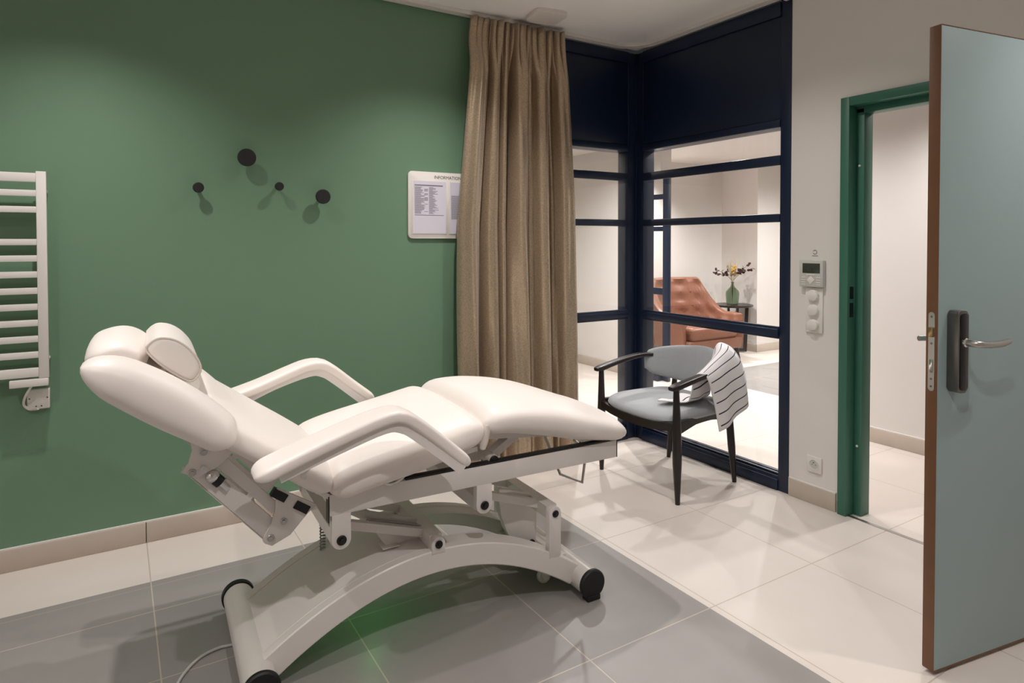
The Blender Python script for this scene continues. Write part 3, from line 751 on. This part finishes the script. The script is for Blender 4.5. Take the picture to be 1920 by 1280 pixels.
b = new(); lathe(b, [(.017, .012), (.017, .030)], (-.704, -.212, .679), d3, 20); obj('collar', b, M_black, bl)
b = new(); tube(b, [Vector((-.704, -.212, .679))+d3*.03, Vector((-.704, -.212, .679))+d3*.060], .009, 14); obj('piston', b, M_chrome, bl)
b = new(); lathe(b, [(.009, 0), (.009, .012)], (-.728, -.215, .708), (0, -1, 0), 14); obj('washer', b, M_chrome, bl)
for (ua, za) in ((-.515, .596), (-.450, .547)):
    b = new(); prism(b, [(ua-.020, za+.017), (ua+.018, za-.010), (ua+.004, za-.030), (ua-.034, za-.003)], -.222, -.196, bev=.001); obj('rubber_stop', b, M_black, bed)
b = new(); tube(b, [(-.56, -.21, .460), (-.56, .21, .460)], .010, 12); obj('shaft', b, M_steel, bed)
# cables
b = new(); tube(b, [(-.50, .10, .44), (-.44, .12, .40), (-.37, .10, .40), (-.33, .08, .43)], .004, 8, smooth=6); obj('cable', b, M_cable, bed)
b = new(); co = [(-.32+.009*math.cos(k*.9), .12+.009*math.sin(k*.9), .42-.0016*k) for k in range(120)]
tube(b, co, .003, 6); obj('coiled_cable', b, M_cable, bed)
# power cord on the floor
b = new()
cw = [(-2.33, -1.02, .006), (-2.50, -1.03, .006), (-2.725, -1.013, .006), (-2.773, -1.007, .006), (-2.832, -1.029, .006), (-2.883, -1.088, .006), (-2.915, -1.16, .006), (-2.96, -1.30, .006), (-3.1, -1.5, .006), (-3.4, -1.62, .006)]
ca, sa = math.cos(R(2.4)), math.sin(R(2.4))
loc = [((x+2.107)*ca-(y+1.115)*sa, (x+2.107)*sa+(y+1.115)*ca, z) for x, y, z in cw]
tube(b, loc, .0045, 10, smooth=8); obj('power_cord', b, M_plast2, bed)

# ------------------------------------------------------------------ arm chair by the glass, facing -x ; local x = back direction, y sideways
ch = thing('armchair', 'dark wooden armchair with grey blue seat and curved backrest by the glazed corner', 'armchair', (-.35, -.665, 0))
def leg(x0, y0, x1, y1, zt, r0, r1, r2):
    b = new(); tube(b, [(x0, y0, 0), (x0+(x1-x0)*.35, y0+(y1-y0)*.35, zt*.35), (x0+(x1-x0)*.62, y0+(y1-y0)*.62, zt*.62), (x1, y1, zt)], [r0, r1, r1, r2], 16, smooth=4); return obj('leg', b, M_dwood, ch)
leg(-.255, .300, -.262, .296, .592, .012, .0235, .015)
leg(-.255, -.305, -.262, -.300, .592, .012, .0235, .015)
leg(.245, .250, .245, .195, .56, .012, .021, .014)
leg(.250, -.250, .245, -.195, .56, .012, .021, .014)
# seat
b = new(); rs = []
def seat_ring(k, z, inner=0):
    o = []
    for i in range(48):
        a = 2*math.pi*i/48; c, s_ = math.cos(a), math.sin(a)
        n = 4.2; x = math.copysign(abs(c)**(2/n), c); y = math.copysign(abs(s_)**(2/n), s_)
        wx = .282; wy = .306-(.04*(x*.5+.5))
        o.append(Vector((.0-.005+x*wx*k, y*wy*k, z+.012*(y*y)*k*k-.012*(x < 0)*abs(x)**3)))
    return o
for k, z in ((.2, .395), (.90, .395), (.97, .403), (1.0, .418), (.985, .433), (.93, .446), (.8, .455), (.55, .460), (.2, .461)): rs.append(seat_ring(k, z))
rings(b, rs); obj('seat', b, M_uph, ch, 50)
# seat rails
b = new()
tube(b, [(-.262, .290, .395), (-.275, .15, .378), (-.28, 0, .372), (-.275, -.15, .378), (-.262, -.290, .395)], .020, smooth=4, square=True, flat=.55, ref=(0, 0, 1)); obj('front_rail', b, M_dwood, ch)
for s in (-1, 1):
    b = new(); tube(b, [(-.262, s*.296, .392), (-.10, s*.275, .405), (.05, s*.25, .402), (.20, s*.225, .385)], [.034, .020, .020, .026], smooth=4, square=True, flat=.45, ref=(0, 0, 1)); obj('side_rail', b, M_dwood, ch)
b = new(); tube(b, [(.20, .225, .385), (.235, 0, .380), (.20, -.225, .385)], .020, smooth=5, square=True, flat=.5, ref=(0, 0, 1)); obj('rear_rail', b, M_dwood, ch)
# arm rests running into the backrest
for sg in (1, -1):
    b = new(); tube(b, [(-.300, sg*.300, .600), (-.262, sg*.300, .606), (-.16, sg*.303, .626), (-.04, sg*.302, .646), (.06, sg*.296, .656), (.125, sg*.278, .655)], [.010, .0145, .0135, .0130, .0125, .012], 32, smooth=6, ref=(0, 0, 1), flat=1.9, se=4.5)
    obj('armrest', b, M_dwood, ch, 50)
# curved backrest
b = new(); NB = 40; rs = []
bp = catmull([(.085, .300, .62), (.15, .258, .62), (.225, .165, .62), (.262, .06, .62), (.266, 0, .62), (.262, -.06, .62), (.225, -.165, .62), (.15, -.258, .62), (.085, -.300, .62)], 5)
m = len(bp)
for i, p in enumerate(bp):
    t = (bp[min(i+1, m-1)]-bp[max(i-1, 0)]).normalized(); n_ = Vector((t.y, -t.x, 0))
    if n_.dot(Vector((1, 0, 0))) < 0: n_ = -n_
    q = i/(m-1); e = math.sin(math.pi*q); k = min(1, (min(q, 1-q)/.035))**.5
    top = .662+.068*e**.7; bot = .560-.072*e**.9
    cz = (top+bot)/2; hz = (top-bot)/2*max(.80, k); ht = .024*max(.1, k)
    ring = []
    for j in range(24):
        a = 2*math.pi*j/24; c, s_ = math.cos(a), math.sin(a)
        yy = math.copysign(abs(c)**.7, c)*ht; zz = math.copysign(abs(s_)**.8, s_)*hz
        ring.append(p.copy()+n_*(yy+.25*(cz+zz-.60)*.35)+Vector((0, 0, cz+zz-p.z)))
    rs.append(ring)
rings(b, rs); obj('backrest', b, M_uph, ch, 60)

# towel over the chair arm
def build_towel():
    bm = new(); uvl = bm.loops.layers.uv.new('UVMap')
    NS, NT = 44, 60
    def C(pts, s): # piecewise bezier-like through catmull
        q = catmull(pts, 12); f = s*(len(q)-1); i = min(int(f), len(q)-2); return q[i].lerp(q[i+1], f-i)
    # control rows across the drop: inner crumple -> inner edge -> ridge -> outer edge -> hem
    rows = [
        [(-.52, -.74, .470), (-.36, -.70, .472), (-.24, -.72, .472), (-.19, -.74, .474)],
        [(-.455, -.86, .480), (-.36, -.855, .488), (-.25, -.84, .490), (-.18, -.79, .50)],
        [(-.445, -.905, .52), (-.36, -.900, .53), (-.26, -.875, .55), (-.165, -.79, .60)],
        [(-.440, -.925, .625), (-.36, -.922, .66), (-.25, -.895, .715), (-.12, -.80, .755)],
        [(-.430, -.965, .652), (-.355, -.968, .700), (-.235, -.950, .752), (-.095, -.850, .765)],
        [(-.415, -.998, .630), (-.325, -1.002, .670), (-.200, -.985, .705), (-.070, -.905, .715)],
        [(-.385, -1.004, .545), (-.290, -1.010, .580), (-.165, -.995, .612), (-.050, -.940, .625)],
        [(-.360, -1.008, .450), (-.260, -1.012, .485), (-.140, -.998, .520), (-.045, -.955, .545)],
        [(-.340, -1.012, .345), (-.235, -1.012, .385), (-.120, -.998, .435), (-.040, -.965, .470)]]
    cols = [[C([rows[r][c] for r in range(len(rows))], t/NT) for t in range(NT+1)] for c in range(4)]
    V = []
    for t in range(NT+1):
        row = []
        for s in range(NS+1):
            p = C([cols[c][t] for c in range(4)], s/NS); tt = t/NT; ss = s/NS
            wv = .010*math.sin(ss*11+tt*3)*max(0, tt-.5)*2 + .012*math.sin(ss*17+tt*26)*max(0, .32-tt)*3
            p = p+Vector((0, wv, .010*math.sin(ss*14+1)*max(0, .30-tt)*3))
            row.append((bm.verts.new(p), (ss, tt*13.4)))
        V.append(row)
    for t in range(NT):
        for s in range(NS):
            q = [V[t][s], V[t][s+1], V[t+1][s+1], V[t+1][s]]
            f = bm.faces.new([x[0] for x in q])
            for lp, x in zip(f.loops, q): lp[uvl].uv = x[1]
    o = obj('towel', bm, M_towel, sharp=80)
    m = o.modifiers.new('thick', 'SOLIDIFY'); m.thickness = .006; m.offset = 0
    return tag(o, 'white towel with thin dark stripes draped over the chair arm', 'towel')
build_towel()

# ------------------------------------------------------------------ lounge: leather chair, side table, bottle with dried flowers
lc = thing('leather_armchair', 'buttoned tan leather armchair beside the round side table', 'armchair', (2.52, 1.82, 0), R(-90))
def shell(w, d, t0, hb, ha, fd):
    """U-shaped upholstered wall: plan from near arm front around the back to far arm front, opening towards +x"""
    pl = catmull([(d, -w*1.02, 0), (d*.35, -w*1.0, 0), (-d*.35, -w*.92, 0), (-d*.80, -w*.62, 0), (-d*.96, 0, 0), (-d*.80, w*.62, 0), (-d*.35, w*.92, 0), (d*.35, w, 0), (d, w*1.02, 0)], 7)
    m = len(pl); rs = []
    for i, p in enumerate(pl):
        t = (pl[min(i+1, m-1)]-pl[max(i-1, 0)]).normalized(); n_ = Vector((t.y, -t.x, 0))   # inward
        q = abs(i/(m-1)-.5)*2
        h = ha+(hb-ha)*(1-min(1, max(0, (q-.34)/.42)))**1.7 if q > .34 else hb
        k = min(1, ((1-q)/.06))**.5 if q > .94 else 1
        ring = []; z0 = .20; lean = .14*(1-q)
        prof = []
        zs = [z0+(h-z0)*s for s in [x/16 for x in range(17)]]
        for z in zs:
            th = t0*(1-.15*((z-z0)/(h-z0))**2)*k
            tuft = 0
            if z > .44:
                tuft = .034*(math.cos((z-.44)/(.16)*math.pi*2)*.5+.5)*(math.cos((i/(m-1))*math.pi*2*9)*.5+.5) - .004
            prof.append((z, lean*((z-.2)/.7)**1.2, th, tuft))
        outer = [p-n_*(a+ .0)+Vector((0, 0, z)) for z, a, th, tf in prof]
        inner = [p-n_*(a-th-tf)+Vector((0, 0, z)) for z, a, th, tf in prof]
        z, a, th, tf = prof[-1]
        mid = [p-n_*(a-th*f)+Vector((0, 0, h+.020*math.sin(math.pi*f)*k)) for f in (.2, .5, .8)]
        rs.append(outer+mid+inner[::-1])
    return rs
b = new(); rings(b, shell(.47, .33, .10, .91, .53, 0)); sh = obj('shell', b, M_leather, lc, 50)
b = new()
for i in (-2, -1, 0, 1, 2):
    for z, dx in ((.60, .0), (.76, -.035)):
        a = i*.30; disc(b, (-.278+dx+.05*abs(i)*.5, i*.135, z), (1, 0, .2), .010, .006, .002, 12)
obj('buttons', b, M_leather, sh)
b = new(); box(b, -.30, .42, -.30, .30, .27, .44, bev=.045, seg=4) if False else box(b, -.26, .36, -.36, .36, .27, .43, bev=.04); obj('seat_cushion', b, M_leather, lc, 50)
b = new(); prism(b, [(-.28, .20), (.36, .165), (.37, .28), (-.28, .28)], -.42, .42, bev=.02); obj('base', b, M_leather, lc, 50)
for x in (-.24, .31):
    for y in (-.37, .37):
        b = new(); tube(b, [(x*1.12, y*1.1, 0), (x, y, .20)], [.013, .024], 14); obj('leg', b, M_dwood, lc)

tb_ = thing('side_table', 'round dark wooden side table in front of the pale lounge wall', 'side table', (3.36, 1.93, 0))
b = new(); lathe(b, [(.20, .560), (.232, .566), (.238, .574), (.238, .584), (.232, .588)], (0, 0, 0), (0, 0, 1), 48); obj('table_top', b, M_dwood, tb_)
for k in range(4):
    a = R(45+90*k+12); c, s_ = math.cos(a), math.sin(a)
    b = new(); tube(b, [(c*.15, s_*.15, .012), (c*.17, s_*.17, .565)], .020, square=True, flat=.55, ref=(c, s_, 0)); obj('leg', b, M_dwood, tb_)
for k in range(2):
    a = R(45+90*k+12); c, s_ = math.cos(a), math.sin(a)
    b = new(); tube(b, [(c*.15, s_*.15, .030+.001*k), (-c*.15, -s_*.15, .030+.001*k)], .016, square=True, ref=(0, 0, 1)); obj('foot_bar', b, M_dwood, tb_)

TT = .588
vs_ = thing('bottle_vase', 'green glass bottle vase standing on the round side table', 'vase', (3.34, 1.92, TT))
b = new(); lathe(b, [(.01, .002), (.060, .002), (.068, .010), (.074, .05), (.080, .11), (.081, .135), (.074, .165), (.052, .19), (.028, .212), (.018, .24), (.0165, .262), (.021, .268), (.021, .276), (.0165, .277), (.013, .262), (.014, .24), (.024, .208), (.048, .184), (.070, .160), (.076, .135), (.075, .11), (.069, .05), (.063, .014), (.01, .012)], (0, 0, 0), (0, 0, 1), 40)
obj('bottle', b, M_bottle, vs_, 60)
fl = thing('dried_flowers', 'dried bouquet of burgundy leaves, yellow blooms and pale grass in the green bottle', 'dried flowers', (3.34, 1.92, TT+.02))
rnd = random.Random(11)
def leafm(b, p, d, L=.034, W=.016):
    d = Vector(d).normalized(); u = d.cross(Vector((rnd.uniform(-1, 1), rnd.uniform(-1, 1), rnd.uniform(-1, 1)))).normalized()
    n_ = d.cross(u); p = Vector(p)
    f = [p, p+d*L*.3+u*W+n_*.003, p+d*L*.75+u*W*.8+n_*.002, p+d*L, p+d*L*.75-u*W*.8+n_*.002, p+d*L*.3-u*W+n_*.003]
    v = [b.verts.new(q) for q in f]; c = b.verts.new(p+d*L*.5-n_*.003)
    for i in range(6): b.faces.new((v[i], v[(i+1) % 6], c))
rv = Vector((.85, -.53, 0))   # sideways direction as the bouquet spreads
bs = new(); bl_ = new()
for dx, dz, up_ in ((-.20, .36, .5), (-.15, .40, .3), (-.09, .36, .2), (.07, .40, .3), (.17, .47, .5), (.13, .38, .2), (-.05, .42, .2), (.03, .36, .1), (.19, .42, .5)):
    tip = rv*dx+Vector((rnd.uniform(-.04, .04), rnd.uniform(-.04, .04), dz)); mid = rv*dx*.35+Vector((0, 0, .33))
    pth_ = catmull([(0, 0, .02), (0, 0, .23), mid, tip], 6); tube(bs, pth_, .0018, 5)
    for k in range(5):
        q = pth_[-1-k*1] if k < len(pth_) else tip
        leafm(bl_, q, rv*math.copysign(1, dx)*rnd.uniform(.2, 1)+Vector((rnd.uniform(-.6, .6), rnd.uniform(-.6, .6), rnd.uniform(-.5, .8))), rnd.uniform(.036, .052), rnd.uniform(.015, .023))
obj('stems', bs, M_stem, fl); o = obj('burgundy_leaves', bl_, M_leaf2, fl)
b = new()
for k in range(16):
    c = Vector((rv.x*rnd.uniform(-.02, .05), rnd.uniform(-.03, .03), rnd.uniform(.34, .45)))
    lathe(b, [(.001, -.012), (.011, -.006), (.016, .002), (.010, .012), (.001, .015)], c, (rnd.uniform(-.5, .5), rnd.uniform(-.5, .5), 1), 8)
obj('yellow_blooms', b, M_yel, fl)
b = new()
for k in range(12):
    t = rv*rnd.uniform(-.10, .06)+Vector((0, rnd.uniform(-.03, .03), rnd.uniform(.46, .55)))
    tube(b, [(0, 0, .24), t*.75+Vector((0, 0, .06)), t], [.0015, .004, .001], 6, smooth=3)
obj('pale_grass', b, M_grass, fl)
